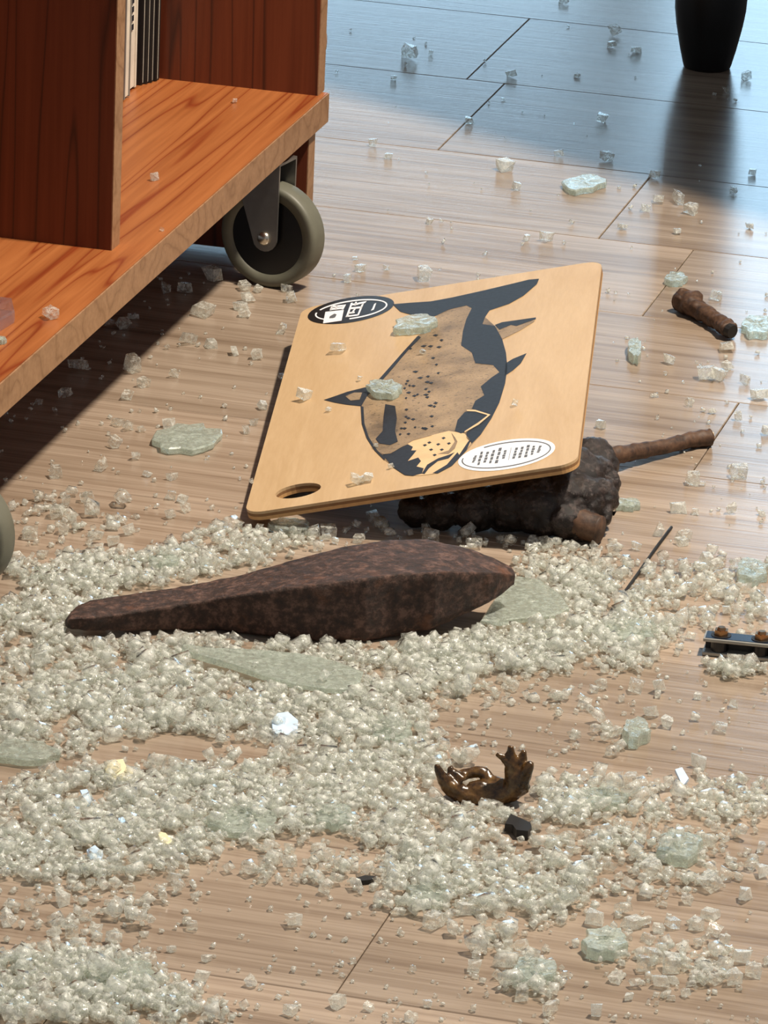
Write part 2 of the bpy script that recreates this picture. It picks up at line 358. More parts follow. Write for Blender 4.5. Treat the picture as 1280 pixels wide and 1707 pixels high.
# books standing at the back of the far bay
def shelf_pt(px, py): return local(at(px, py, zt))
def book(name, label, cat, p, th, dep, h, cover, tilt=0, rz=0, group=None, text=False):
    o = link(name, None); o.parent = None
    o.matrix_world = cab.matrix_basis @ Matrix.Translation(p) @ Matrix.Rotation(rz, 4, 'Z') @ Matrix.Rotation(tilt, 4, 'X')
    t = th
    cv = bmesh.new(); box(cv, 0, dep, 0, t*.14, 0, h); box(cv, 0, dep, t*.86, t, 0, h); box(cv, dep-.0006, dep, 0, t, 0, h)
    obj('cover', cv, MAT[cover], o); obj('page_block', newbox(.0008, dep-.001, t*.141, t*.859, .001, h-.001), MAT['pages'], o)
    if text:
        tx = bmesh.new()
        for k in range(5): box(tx, -.0003, .0002, t*.42, t*.60+.0006*(k % 3), .048+k*.007, .048+k*.007+.0045)
        obj('cover_lettering', tx, MAT['ink'], o)
    return tag(o, label, cat, group)
for (px, py, th, lab) in ((261.5, 136.5, .0050, 'slim black folder with cream page edges pressed against the cabinet end panel'), (253, 139, .0048, 'slim black folder, second from the cabinet end panel'),
                          (245.5, 141, .0048, 'slim black folder, third from the cabinet end panel'), (237, 143, .0050, 'slim black folder, fourth from the end panel and nearest the cream book')):
    q = shelf_pt(px, py); book('folder', lab, 'folder', Vector((q.x, q.y-th, T2+.0005)), th, .12, .29, 'folder', group='black folders in the far bay')
q = shelf_pt(224, 145); book('book', 'cream covered book standing in the far bay of the cabinet, dark lettering on its edge', 'book', Vector((q.x-.002, q.y+.002, T2+.0012)), .026, .13, .26, 'pages', text=True)
book('book', 'grey book half hidden behind the cabinet divider', 'book', Vector((q.x-.006, q.y+.030, T2+.0012)), .014, .13, .27, 'gbook')

# ------------------------------------------------------------------ TABLE at the back right (one leg in view)
tb = link('table', None); lp = at(1178, 112); tb.location = lp
tag(tb, 'dark table standing on a thick black tapered leg at the back right', 'table')
def leg(x, y, name='leg'):
    bm = bmesh.new(); lathe(bm, [(.0195, 0), (.0210, .001), (.0220, .004), (.0255, .018), (.0300, .040), (.0320, .054), (.0328, .072), (.0330, .60), (.030, .69)], Matrix.Translation((x, y, 0)), 40)
    return obj(name, bm, MAT['legm'], tb, True)
TT = .70
ed = Vector((-.72, .69, 0)).normalized(); nn = Vector((.69, .72, 0)).normalized()
Mt = Matrix(((nn.x, ed.x, 0, 0), (nn.y, ed.y, 0, 0), (0, 0, 1, 0), (0, 0, 0, 1)))
TS = -.375
tt = newbox(TS, .60, -1.15, .60, TT-.01, TT+.02, bev=.006); tt.transform(Mt); obj('table_top', tt, MAT['table'], tb)
for a, b in ((0, 0), (.36, 0), (0, -.92), (.36, -.92)):
    q = Mt @ Vector((a, b, 0)); leg(q.x, q.y)

# ------------------------------------------------------------------ CUTTING BOARD with fish print
zA, zB, BW, TILT, BT = .012, .030, .2245, math.radians(13.3), .0062
bA = at(407, 857, zA); bB = at(504, 513, zB); bu = (bB-bA); BL = bu.length; bu.normalize()
h1 = bu.cross(Vector((0, 0, 1))).normalized(); upv = h1.cross(bu)
bx = (math.cos(TILT)*h1+math.sin(TILT)*upv).normalized(); bn = bx.cross(bu).normalized()
MB = Matrix(((bx.x, bu.x, bn.x, bA.x), (bx.y, bu.y, bn.y, bA.y), (bx.z, bu.z, bn.z, bA.z), (0, 0, 0, 1)))
MBi = MB.inverted()
def bp(px, py):
    v = Vector(R.T @ np.array([(px-CX)/F, -(py-CY)/F, 1.0])); o = Vector(C0); t = (bA-o).dot(bn)/v.dot(bn)
    q = MBi @ (o+v*t); return (q.x, q.y)
def rounded(w, h, r, n=8):
    out = []
    for cx, cy_, a0 in ((w-r, r, -90), (w-r, h-r, 0), (r, h-r, 90), (r, r, 180)):
        for k in range(n+1):
            a = math.radians(a0+90*k/n); out.append((cx+r*math.cos(a), cy_+r*math.sin(a)))
    return out
hc = bp(497, 818); hx = bp(535, 811); hrx = math.hypot(hx[0]-hc[0], hx[1]-hc[1])
hole = [(hc[0]+hrx*math.cos(t), hc[1]+.0125*math.sin(t)) for t in np.linspace(0, 2*math.pi, 28, endpoint=False)]
outer = rounded(BW, BL, .0135)
def sheet(loops, z0, z1):
    bm = bmesh.new(); es = []
    for lp_ in loops:
        vs = [bm.verts.new((x, y, z0)) for x, y in lp_]; es += [bm.edges.new((vs[i], vs[(i+1) % len(vs)])) for i in range(len(vs))]
    bmesh.ops.triangle_fill(bm, use_beauty=True, edges=es)
    if z1 != z0:
        r = bmesh.ops.extrude_face_region(bm, geom=bm.faces[:]); bmesh.ops.translate(bm, verts=[g for g in r['geom'] if isinstance(g, bmesh.types.BMVert)], vec=(0, 0, z1-z0))
    return bm
board = obj('cutting_board', sheet([outer, hole], -BT*.30, 0), MAT['birch']); board.matrix_world = MB
tag(board, 'pale plywood cutting board printed with a dark fish, tilted on a dark gnarled root', 'cutting board')
obj('plywood_core', sheet([[(x, y) for x, y in rounded(BW, BL, .0135)], hole], -BT*.62, -BT*.3001), MAT['ply_dark'], board)
obj('plywood_back', sheet([outer, hole], -BT, -BT*.6201), MAT['ply_light'], board)
E0 = .00012
def decal(name, pts, lvl, mat, parent, px=True):
    P2 = [bp(*p) for p in pts] if px else pts
    return obj(name, sheet([P2], E0*lvl, E0*lvl+.00008), MAT[mat], parent)
def fishskin():
    m, nt, b = nmat('fish_skin_print'); v = coords(nt, (1, 1, 1))
    n1 = noise_t(nt, v, 28, 4, .6); n2 = noise_t(nt, coords(nt, (260, 620, 1)), 1, 2, .5); n3 = noise_t(nt, v, 900, 3, .7)
    c = ramp(nt, n1, [(.30, (.135, .095, .06)), (.48, (.28, .195, .115)), (.68, (.40, .28, .165))])
    c = mixc(nt, ramp(nt, n2, [(.62, (0, 0, 0)), (.68, (.85, .85, .85))]), c, (.02, .018, .018))
    c = mixc(nt, .4, c, ramp(nt, n3, [(.4, (.5, .5, .5)), (.6, (1, 1, 1))]), 'MULTIPLY')
    nt.links.new(c, b.inputs['Base Color']); b.inputs['Roughness'].default_value = .5; return m
MAT['fish'] = fishskin()
def z3(pts): return [(540+x/3.3684, 440+y/3.3684) for x, y in pts]
body = z3([(635, 290), (700, 255), (800, 225), (900, 215), (905, 300), (960, 350), (1000, 420), (1022, 500), (1030, 580), (1015, 680), (985, 780), (940, 870), (880, 960), (800, 1050), (710, 1140), (620, 1180), (540, 1190), (460, 1188), (400, 1150), (340, 1100), (285, 1050), (240, 980), (215, 900), (207, 800), (235, 720), (300, 660), (380, 570), (450, 490), (520, 410), (600, 350)])
fp = decal('fish_print', body, 1, 'fish', board); fp['label'] = 'printed fish body with speckled skin'
def dec(n, pts, l, m): return decal(n, z3(pts), l, m, fp)
dec('fish_tail', [(385, 228), (480, 220), (600, 212), (720, 190), (900, 150), (1060, 112), (1150, 90), (1208, 85), (1195, 115), (1120, 180), (1040, 225), (930, 262), (905, 300), (890, 340), (960, 350), (1000, 420), (1022, 500), (1030, 580), (1018, 670), (985, 780), (940, 870), (880, 960), (830, 1010), (800, 980), (800, 950), (870, 870), (930, 850), (880, 830), (830, 815), (850, 770), (900, 740), (880, 690), (940, 640), (985, 610), (950, 570), (850, 560), (830, 500), (770, 460), (780, 380), (800, 310), (830, 250), (800, 235), (700, 258), (635, 290), (590, 305), (520, 295), (430, 270)], 2, 'ink')
dec('fish_fin', [(965, 360), (1010, 330), (1100, 320), (1190, 303), (1180, 325), (1100, 375), (1000, 425)], 2, 'fish')
dec('fish_fin', [(960, 345), (1000, 330), (1190, 303), (1190, 312), (1080, 352), (1050, 345), (985, 372)], 3, 'ink')
dec('fish_fin', [(1020, 560), (1060, 535), (1138, 503), (1105, 560), (1060, 600), (1015, 630)], 2, 'ink')
dec('fish_fin', [(0, 765), (60, 745), (130, 720), (250, 690), (300, 660), (290, 700), (245, 740), (210, 800), (130, 792), (60, 780)], 2, 'ink')
dec('fish_fin', [(120, 745), (170, 725), (215, 725), (200, 765), (150, 770)], 3, 'fish')
dec('gill_patch', [(735, 940), (750, 880), (790, 835), (850, 823), (930, 850), (890, 890), (830, 925), (770, 955)], 3, 'ink')
dec('gill_line', [(800, 822), (850, 823), (935, 850), (870, 905), (790, 950), (790, 943), (868, 893), (920, 853), (850, 832), (805, 830)], 4, 'pale')
dec('fish_head', [(330, 1075), (400, 1050), (500, 990), (600, 965), (700, 940), (735, 945), (790, 955), (830, 1000), (790, 1060), (740, 1110), (690, 1145), (620, 1180), (540, 1190), (460, 1188), (390, 1140)], 2, 'pale')
dec('fish_snout', [(330, 1075), (400, 1050), (470, 1015), (500, 1030), (490, 1050), (520, 1050), (500, 1075), (470, 1110), (530, 1090), (545, 1110), (520, 1140), (560, 1150), (550, 1180), (500, 1192), (455, 1188), (390, 1145)], 3, 'ink')
dec('mouth_line', [(550, 1180), (580, 1130), (640, 1095), (700, 1075), (735, 1060), (700, 1095), (640, 1110), (590, 1150), (565, 1183)], 3, 'ink')
dec('jaw_line', [(610, 1178), (690, 1130), (750, 1060), (760, 1075), (810, 1000), (830, 985), (800, 1050), (720, 1135), (640, 1178)], 3, 'ink')
dec('cheek_line', [(640, 1070), (700, 1050), (735, 1000), (715, 950), (735, 975), (750, 1000), (735, 1040), (700, 1070)], 3, 'fish')
for k, (x, y) in enumerate(((580, 1005), (630, 1015), (590, 1045), (650, 1045), (610, 1075), (690, 1010), (660, 980), (555, 1020))):
    dec('head_speck', [(x, y), (x+14, y-6), (x+24, y), (x+10, y+8)], 3, 'ink')
dec('back_band', [(345, 790), (400, 800), (410, 870), (400, 940), (415, 1000), (370, 1020), (310, 1010), (290, 985), (330, 940), (335, 860)], 3, 'ink')
dec('belly_outline', [(300, 660), (380, 570), (450, 490), (530, 405), (545, 415), (470, 490), (390, 585), (320, 665)], 3, 'ink')
dec('belly_outline', [(207, 800), (222, 805), (228, 900), (252, 975), (300, 1050), (345, 1090), (340, 1105), (285, 1050), (240, 980), (213, 900)], 3, 'ink')
dec('eye_ring', [(320, 1060), (370, 1055), (500, 985), (600, 960), (605, 966), (500, 995), (375, 1068), (330, 1072)], 4, 'fish')
for k in range(46):
    x = random.uniform(430, 640); y = 960-random.random()*560; x += (780-y)*.12
    if y < 440: x = max(x, 560)
    L_ = random.uniform(14, 34); dec('skin_fleck', [(x, y), (x+L_*.5, y-7), (x+L_, y-3), (x+L_*.6, y+6)], 3, 'ink')
# stickers: black oval (upper left), white oval (lower right)
def oval_px(cx, cy_, rx, ry, rot, n=40, a0=0, a1=360):
    o = []
    for k in range(n+1 if a1-a0 < 360 else n):
        t = math.radians(a0+(a1-a0)*k/n); x, y = rx*math.cos(t), ry*math.sin(t)
        o.append((cx+x*math.cos(rot)-y*math.sin(rot), cy_+x*math.sin(rot)+y*math.cos(rot)))
    return o
def oval_ring(cx, cy_, rx, ry, rot, w, a0, a1): return oval_px(cx, cy_, rx, ry, rot, 36, a0, a1)+oval_px(cx, cy_, rx-w, ry-w*.8, rot, 36, a0, a1)[::-1]
bs = decal('oval_sticker', oval_px(585, 517, 73, 20.5, -.165), 1.2, 'black', board); bs['label'] = 'black oval sticker with white lettering'
decal('sticker_ring', oval_ring(585.5, 517, 61, 15.5, -.15, 2.6, -150, 95), 2.2, 'white', bs)
decal('sticker_ring', oval_ring(585.5, 517, 61, 15.5, -.15, 2.6, 140, 195), 2.2, 'white', bs)
def zs(pts): return [(505+x/8, 485+y/8) for x, y in pts]
pt_ = decal('price_label', zs([(300, 285), (545, 258), (515, 402), (268, 438)]), 2.6, 'white', bs)
decal('price_print', zs([(360, 345), (420, 310), (450, 320), (430, 360), (400, 370), (350, 372)]), 3.4, 'grey_ink', bs)
for q in ([(380, 200), (550, 190), (540, 215), (372, 225)], [(365, 235), (530, 220), (525, 245), (358, 262)], [(380, 200), (405, 198), (380, 262), (356, 264)], [(440, 196), (465, 195), (450, 255), (425, 258)], [(535, 190), (575, 185), (540, 250), (515, 252)],
          [(640, 165), (665, 160), (600, 350), (570, 355)], [(740, 160), (850, 140), (830, 165), (735, 185)], [(660, 175), (740, 165), (735, 190), (650, 200)], [(635, 225), (790, 210), (785, 235), (628, 250)], [(610, 290), (690, 280), (690, 300), (604, 312)], [(575, 335), (740, 315), (733, 335), (568, 355)], [(780, 190), (815, 165), (745, 330), (720, 333)], [(690, 235), (715, 232), (665, 295), (640, 298)], [(700, 150), (722, 150), (705, 200), (683, 200)],
          [(950, 180), (978, 165), (945, 255), (905, 268), (925, 240)]):
    decal('sticker_lettering', zs(q), 2.2, 'white', bs)
ws = decal('oval_sticker', oval_px(844.5, 758.5, 82, 24, -.165), 1.5, 'white', board); ws['label'] = 'white oval sticker with rows of grey lettering'
decal('sticker_ring', oval_ring(844, 758.5, 75.5, 20.5, -.155, 2.2, -118, 195), 2.4, 'grey_ink', ws)
def zw(x, y): return (750+x/6.737, 720+y/6.737)
for (x0, y0, x1, y1) in ((258, 352, 290, 268), (315, 380, 362, 222), (388, 352, 425, 225), (450, 360, 495, 205), (515, 360, 570, 178), (595, 308, 625, 208), (712, 308, 750, 178), (775, 300, 818, 168), (845, 292, 885, 148), (915, 265, 945, 158), (988, 240, 1015, 158)):
    n = 4
    for k in range(n):
        a, b = k/n+.01, (k+1)/n-.035; w = 13+2*((k*7+x0) % 3)
        pa = (x0+(x1-x0)*a, y0+(y1-y0)*a); pb = (x0+(x1-x0)*b, y0+(y1-y0)*b); j = 3*((k+x0) % 2)
        decal('sticker_lettering', [zw(pa[0]-w+j, pa[1]), zw(pa[0]+w+j, pa[1]-3), zw(pb[0]+w+j, pb[1]-3), zw(pb[0]-w+j, pb[1])], 2.4, 'grey_ink', ws)
decal('sticker_rule', [zw(655, 320), zw(660, 320), zw(692, 178), zw(687, 178)], 2.4, 'grey_ink', ws)

# ------------------------------------------------------------------ RUSTED IRON spindle
def interp(tab, x):
    xs = [t[0] for t in tab]; ys = [t[1] for t in tab]; return float(np.interp(x, xs, ys))
BOT = [(109, 1042), (115, 1048), (144, 1052), (272, 1051), (355, 1051), (439, 1062), (528, 1070), (605, 1071), (656, 1063), (720, 1050), (772, 1027), (823, 1001), (857, 975)]
RID = [(109, 1036), (118, 1031), (195, 1023), (272, 1010), (362, 994), (477, 977), (567, 966), (656, 955), (752, 950), (830, 953), (857, 958)]
TPX = [(109, 1032), (114, 1018), (124, 1008), (138, 1001), (208, 990), (304, 976), (387, 959), (464, 936), (554, 911), (624, 900), (695, 898), (772, 914), (823, 932), (850, 946), (857, 956)]
def zbot(x): return .0012+max(0, (x-640)/217)**1.6*.022+max(0, (330-x)/220)*.006
secs = []
for x in np.concatenate([np.linspace(109, 140, 8), np.linspace(150, 840, 54), np.linspace(845, 857, 4)]):
    zb = zbot(x); fb = at(x, interp(BOT, x), zb); zr = max(up_to(fb, interp(RID, x)), .0012)
    zback = zb+zr*.93; tb_ = at(x+2, interp(TPX, x), zback); wdt = max((tb_-fb).xy.length, .001)
    yd = Vector((.05, 1, 0)).normalized()
    rd = fb+Vector((0, 0, zr))-yd*.004*min(1, zr/.03)
    bk = Vector((fb.x, fb.y, 0))+yd*max(wdt, .0015); bk.z = zback
    bl = bk+Vector((0, 0, -(zback-zb)*.85))-yd*.1*wdt
    mid_f = fb.lerp(rd, .5)
    pr = [fb+yd*.002*min(1, zr/.03), fb.lerp(mid_f, .15), fb.lerp(mid_f, .5), mid_f, mid_f.lerp(rd, .5), mid_f.lerp(rd, .9), rd+yd*.0008, rd.lerp(bk, .1), rd.lerp(bk, .35)+Vector((0, 0, .0006)), rd.lerp(bk, .6)+Vector((0, 0, .0006)), rd.lerp(bk, .85), bk, bk.lerp(bl, .3), bk.lerp(bl, .7), bl, bl.lerp(fb, .4)]
    secs.append(pr)
rb = bmesh.new(); rr_ = [[rb.verts.new(p) for p in s] for s in secs]
for A, B in zip(rr_, rr_[1:]):
    for k in range(len(A)): rb.faces.new((A[k], A[(k+1) % len(A)], B[(k+1) % len(A)], B[k]))
rb.faces.new(rr_[0]); rb.faces.new(rr_[-1])
bmesh.ops.recalc_face_normals(rb, faces=rb.faces[:]); bmesh.ops.subdivide_edges(rb, edges=rb.edges[:], cuts=1, use_grid_fill=True); rb.normal_update()
for v in rb.verts:
    n = noise.fractal(v.co*120, .9, 2, 3); v.co += v.normal*n*.0005
    v.co.z = max(v.co.z, .0004)
tag(obj('iron_spindle', rb, MAT['rust'], None, True), 'long rusted iron spindle with a tapered tail lying on the glass', 'iron bar')
foot_rust = [(fb[0].x, fb[0].y, fb[11].x, fb[11].y) for fb in secs]

# ------------------------------------------------------------------ GNARLED ROOT under the board, sticks, wire
rt = bmesh.new()
def blob(px, py, z, r, sx=1, sz=1):
    bmesh.ops.create_icosphere(rt, subdivisions=3, radius=r, matrix=Matrix.Translation(at(px, py, z)) @ Matrix.Diagonal((sx, 1, sz, 1)))
for a in ((988, 762, .018, .0145), (962, 790, .030, .018), (1004, 772, .016, .012), (1012, 806, .022, .009), (985, 797, .024, .016), (1000, 830, .022, .0135), (968, 835, .022, .018), (935, 835, .022, .02), (940, 865, .014, .0135), (1004, 855, .015, .008), (955, 850, .017, .016),
          (895, 840, .020, .021), (850, 842, .017, .019), (790, 846, .015, .017), (735, 850, .013, .0145), (690, 852, .011, .011), (905, 868, .012, .011), (930, 790, .03, .018), (900, 790, .024, .02)): blob(*a)
tube(rt, [at(940, 868, .012), at(965, 876, .0105), at(988, 881, .0105)], [.0115, .0105, .0098], seg=10)
root = fuse('gnarled_root', rt, MAT['root'], .0012, .0022, 75, floor=.0006)
tag(root, 'dark gnarled wet root lump under the right edge of the cutting board, branch sticking out', 'root')
bmm = tube(bmesh.new(), [at(992, 764, .012), at(1022, 760, .011), at(1060, 753, .0092), at(1110, 744, .0072), at(1150, 734, .0062), at(1184, 729, .0062)], [.0072, .0066, .0058, .0052, .0058, .0062], 8, 14, .10, 220)
obj('branch', bmm, MAT['stick'], root, True)
cu = bmesh.new(); e1 = at(1184, 729, .0062); cyl(cu, .0040, .0028, e1-Vector((.0008, 0, -.001)), e1+Vector((.0022, -.0006, .0014)), 9); obj('cut_end', cu, MAT['cutwood'], root)
stub = tube(bmesh.new(), [at(962, 872, .0125), at(985, 879, .0115), at(1001, 883, .0112)], [.0102, .0100, .0092], 5, 14, .05, 200); obj('broken_stub', stub, MAT['stick'], root, True)
sk_ = bmesh.new(); tube(sk_, [at(1133, 498, .0092), at(1152, 508, .0088), at(1175, 523, .0074), at(1200, 538, .0072), at(1217, 551, .0074)], [.0084, .0086, .0066, .0064, .0070], 8, 14, .10, 160)
bmesh.ops.create_icosphere(sk_, subdivisions=2, radius=.0065, matrix=Matrix.Translation(at(1158, 497, .0125)))
stick = fuse('broken_stick', sk_, MAT['stick'], .0011, .0007, 160, floor=.0004)
tag(stick, 'short thick broken brown stick lying alone on the bare planks at the right', 'stick')
ce = bmesh.new(); p_ = at(1217, 551, .0074); cyl(ce, .0058, .0052, p_-Vector((.001, -.001, 0)), p_+Vector((.0018, -.0022, -.0003)), 12); obj('broken_end', ce, MAT['dark'], stick)
wire = tube(bmesh.new(), [at(1119, 879, .0012), at(1090, 918, .0012), at(1062, 958, .0014), at(1030, 1003, .0012), at(1004, 1041, .0012)], [.0011]*5, 4, 8, .04, 300)
tag(obj('wire', wire, MAT['dark'], None, True), 'thin straight dark wire lying on the floor right of the iron spindle', 'wire')

# ------------------------------------------------------------------ BROWN ANTLER-SHAPED piece
an = bmesh.new(); ab = at(800, 1336, 0)
def ap(px, py, dy=0.0):
    k = F/depth(ab); z = up_to(ab+Vector((0, dy, 0)), py); q = ab+Vector((0, dy, 0)); x = (px-800)/k; return Vector((q.x+x, q.y, z-x*.0))
tube(an, [ap(724, 1278), ap(738, 1302), ap(762, 1322), ap(795, 1331), ap(830, 1328), ap(858, 1312), ap(872, 1298)], [.0014, .0040, .0058, .0062, .0058, .0060, .005], 8, 12, .06, 240)
tube(an, [ap(747, 1280, .006), ap(752, 1290, .005), ap(768, 1305, .003)], [.0016, .0030, .0052], 5, 10)
tube(an, [ap(758, 1300, .007), ap(780, 1290, .010), ap(803, 1288, .010), ap(815, 1300, .007), ap(835, 1310, .003)], [.0035, .0034, .0036, .0042, .0050], 6, 10, .06, 300)
tube(an, [ap(780, 1318, .002), ap(800, 1318, .002), ap(830, 1316, .002)], [.005, .0066, .0055], 5, 10)
tube(an, [ap(855, 1312), ap(856, 1295), ap(850, 1276), ap(838, 1264), ap(823, 1255)], [.0064, .0060, .0040, .0026, .0014], 6, 10)
tube(an, [ap(856, 1300, .001), ap(852, 1275, .001), ap(848, 1258, .001), ap(846, 1241, .001)], [.0060, .0052, .0034, .0016], 6, 10)
tube(an, [ap(862, 1300, .002), ap(864, 1280, .002), ap(867, 1262, .002), ap(869, 1248, .002)], [.0060, .0044, .0030, .0016], 6, 10)
tube(an, [ap(864, 1305, -.001), ap(871, 1290, -.002), ap(877, 1277, -.003), ap(882, 1266, -.003)], [.0058, .0044, .0034, .0018], 6, 10)
tube(an, [ap(862, 1310), ap(872, 1312, -.001), ap(878, 1318, -.001)], [.006, .0035, .0010], 5, 8)
antler = fuse('antler_piece', an, MAT['antler'], .0009, .0004, 260, floor=.0008)
tag(antler, 'small glossy brown antler shaped piece with prongs resting on the glass crumbs', 'antler')

# ------------------------------------------------------------------ BLACK CONNECTOR BLOCK at right edge
cb = link('clamp_block', None); cp = at(1170, 1093); cb.location = cp; cb.rotation_euler = (0, 0, math.radians(-9))
tag(cb, 'black two-plate metal clamp with copper nuts lying on the floor at the right edge', 'clamp')
zt_ = up_to(cp, 1064); LL, DD = .062, .0145
obj('bottom_plate', newbox(0, LL, 0, DD, .0003, .0026, bev=.0004), MAT['plate_edge'], cb)
tp = obj('top_plate', newbox(0, LL, 0, DD, zt_-.0022, zt_, bev=.0004), MAT['plate_edge'], cb)
obj('plate_inlay', newbox(.0012, LL-.0012, .0012, DD-.0012, zt_, zt_+.0003), MAT['navy'], tp)
for x in (.010, .036, .056):
    obj('spacer', cyl(bmesh.new(), .0055, .0055, (x, DD*.45, .0026), (x, DD*.45, zt_-.0022), 20), MAT['hub'], cb)
obj('spacer', newbox(.001, LL-.001, DD*.55, DD-.001, .0026, zt_-.0022), MAT['dark'], cb)
for x in (.0105, .036):
    nb = bmesh.new(); cyl(nb, .0048, .0046, (x, .008, zt_+.0002), (x, .008, zt_+.0042), 6); cyl(nb, .003, .0022, (x, .008, zt_+.004), (x, .008, zt_+.0058), 16)
    nt_ = obj('nut', nb, MAT['copper'], cb)
    obj('washer', cyl(bmesh.new(), .0064, .0064, (x, .008, zt_+.0003), (x, .008, zt_+.0007), 20), MAT['dark'], nt_)

# ------------------------------------------------------------------ dark chips and flakes
def flake(name, pts, z, th, mat, label, cat, lift=None):
    c = at(sum(p[0] for p in pts)/len(pts), sum(p[1] for p in pts)/len(pts), z); bm = bmesh.new()
    top = []; bot = []
    for p in pts:
        w = at(*p, z)-c; top.append(bm.verts.new((w.x*.96, w.y*.96, th))); bot.append(bm.verts.new((w.x, w.y, 0)))
    bm.faces.new(top); bm.faces.new(bot[::-1])
    for k in range(len(pts)): bm.faces.new((bot[k], bot[(k+1) % len(pts)], top[(k+1) % len(pts)], top[k]))
    o = obj(name, bm, MAT[mat]); o.location = c
    if name == 'pale_flake': o.rotation_euler = (.28, 0, 0)
    return tag(o, label, cat)
flake('dark_chip', [(840, 1386), (850, 1369), (884, 1384), (886, 1391), (880, 1399), (860, 1397), (853, 1388)], .001, .005, 'dark', 'black angular chip lying below the brown antler piece', 'chip')
flake('dark_chip', [(592, 1469), (608, 1464), (628, 1466), (618, 1472), (600, 1474)], .001, .002, 'dark', 'thin black sliver lying on the bare planks in the foreground', 'chip')
flake('pale_flake', [(452, 1207), (462, 1199), (480, 1198), (497, 1207), (496, 1219), (486, 1226), (464, 1223), (454, 1217)], .0055, .0015, 'flake_blue', 'pale blue rounded flake on the glass heap below the green sheet shard', 'flake')
flake('pale_flake', [(173, 1284), (188, 1276), (205, 1275), (210, 1282), (222, 1288), (220, 1297), (196, 1298), (180, 1294)], .0055, .0015, 'flake_white', 'cream white flake on the glass heap, the largest bright one at left', 'flake')
flake('pale_flake', [(133, 1323), (145, 1322), (155, 1333), (146, 1340)], .0055, .0012, 'flake_blue', 'small pale blue flake on the glass heap below the cream flake', 'flake')
flake('pale_flake', [(144, 1422), (158, 1417), (172, 1425), (168, 1434), (152, 1434)], .0055, .0015, 'flake_blue', 'pale blue flake near the lower left edge of the glass heap', 'flake')
flake('pale_flake', [(262, 1392), (276, 1394), (290, 1404), (270, 1408)], .0055, .0012, 'flake_white', 'small cream flake in the middle of the lower left glass heap', 'flake')
flake('pale_flake', [(1124, 1290), (1136, 1288), (1148, 1300), (1138, 1308)], .004, .002, 'flake_blue', 'pale blue flake right of the brown antler piece', 'flake')

# ------------------------------------------------------------------ GLASS
# crumbs: convex broken cubes
def crumb_mesh(i):
    r = np.random.default_rng(100+i); bm = bmesh.new()
    sx, sy, sz = r.uniform(.72, 1.25, 3); sz *= .82
    for sgx in (-1, 1):
        for sgy in (-1, 1):
            for sgz in (-1, 1):
                j = r.uniform(-.2, .2, 3); bm.verts.new((sgx*sx*.5+j[0], sgy*sy*.5+j[1], sgz*sz*.5+j[2]*.5))
    for _ in range(i % 2):
        d = r.normal(size=3); d /= np.linalg.norm(d); bm.verts.new(tuple(d*.66*np.array([sx, sy, sz])))
    res = bmesh.ops.convex_hull(bm, input=bm.verts[:])
    bmesh.ops.delete(bm, geom=[g for g in res['geom_interior'] if isinstance(g, bmesh.types.BMVert)], context='VERTS')
    bmesh.ops.recalc_face_normals(bm, faces=bm.faces[:])
    zmin = min(v.co.z for v in bm.verts)
    me = bpy.data.meshes.new('glass_crumb'); bm.to_mesh(me); bm.free(); me.materials.append(MAT['crumb'])
    V = np.array([v.co for v in me.vertices]); T = np.array([tuple(p.vertices) for p in me.polygons if len(p.vertices) == 3])
    return me, V, T
TPL = [crumb_mesh(i) for i in range(20)]
def crumb(p, size, label, group):
    me, V, T = TPL[random.randrange(len(TPL))]
    o = bpy.data.objects.new('glass_crumb', me); COL.objects.link(o)
    a = random.uniform(0, 6.28); s = size; o.scale = (s, s, s)
    tx, ty = random.uniform(-.25, .25), random.uniform(-.25, .25); o.rotation_euler = (tx, ty, a)
    Rm = o.rotation_euler.to_matrix(); zmin = min((Rm @ Vector(v)).z for v in V)*s
    o.location = (p[0], p[1], p[2]-zmin+.0001); return tag(o, label, 'glass crumb', group)
taken = []
MARKS = [((1178, 70), 'the black table leg'), ((973, 312), 'the far oval glass shard'), ((455, 420), 'the front caster wheel'), ((1000, 445), 'the far right board corner'), ((1176, 525), 'the short broken stick'),
         ((1187, 730), 'the branch tip'), ((985, 830), 'the gnarled root'), ((1060, 960), 'the thin wire'), ((1225, 1070), 'the black clamp'), ((1060, 1231), 'the chunky right shard'), ((805, 1300), 'the brown antler piece'),
         ((110, 1045), 'the iron spindle tail'), ((308, 738), 'the long oval left shard'), ((608, 1468), 'the thin black sliver'), ((1008, 1583), 'the lumpy bottom right shard'), ((888, 1630), 'the dull bottom shard'),
         ((158, 1425), 'the lowest pale blue flake'), ((5, 890), 'the near left caster wheel'), ((420, 850), 'the near left board corner'), ((1130, 1425), 'the grey cracked right shard'), ((712, 1500), 'the grey foreground shard'),
         ((585, 517), 'the black oval sticker'), ((692, 548), 'the upper shard on the fish'), ((643, 656), 'the lower shard on the fish'), ((497, 818), 'the board hand hole'), ((844, 758), 'the white oval sticker'), ((850, 960), 'the iron spindle tip'),
         ((195, 300), 'the cabinet divider edge'), ((482, 884), 'the round shard under the board'), ((1058, 592), 'the small upright shard'), ((700, 470), 'the dark fish tail'), ((200, 1632), 'the bottom left heap shard'), ((1190, 1630), 'the bottom right crumb clump'), ((1252, 960), 'the greenish right edge shard')]
ORD = ['nearest', 'second nearest', 'third nearest', 'fourth nearest', 'fifth nearest', 'sixth nearest', 'seventh nearest', 'eighth nearest', 'ninth nearest', 'tenth nearest', 'eleventh nearest', 'twelfth nearest', 'thirteenth nearest', 'fourteenth nearest', 'fifteenth nearest', 'sixteenth nearest', 'seventeenth nearest', 'eighteenth nearest', 'nineteenth nearest', 'twentieth nearest']
named = []
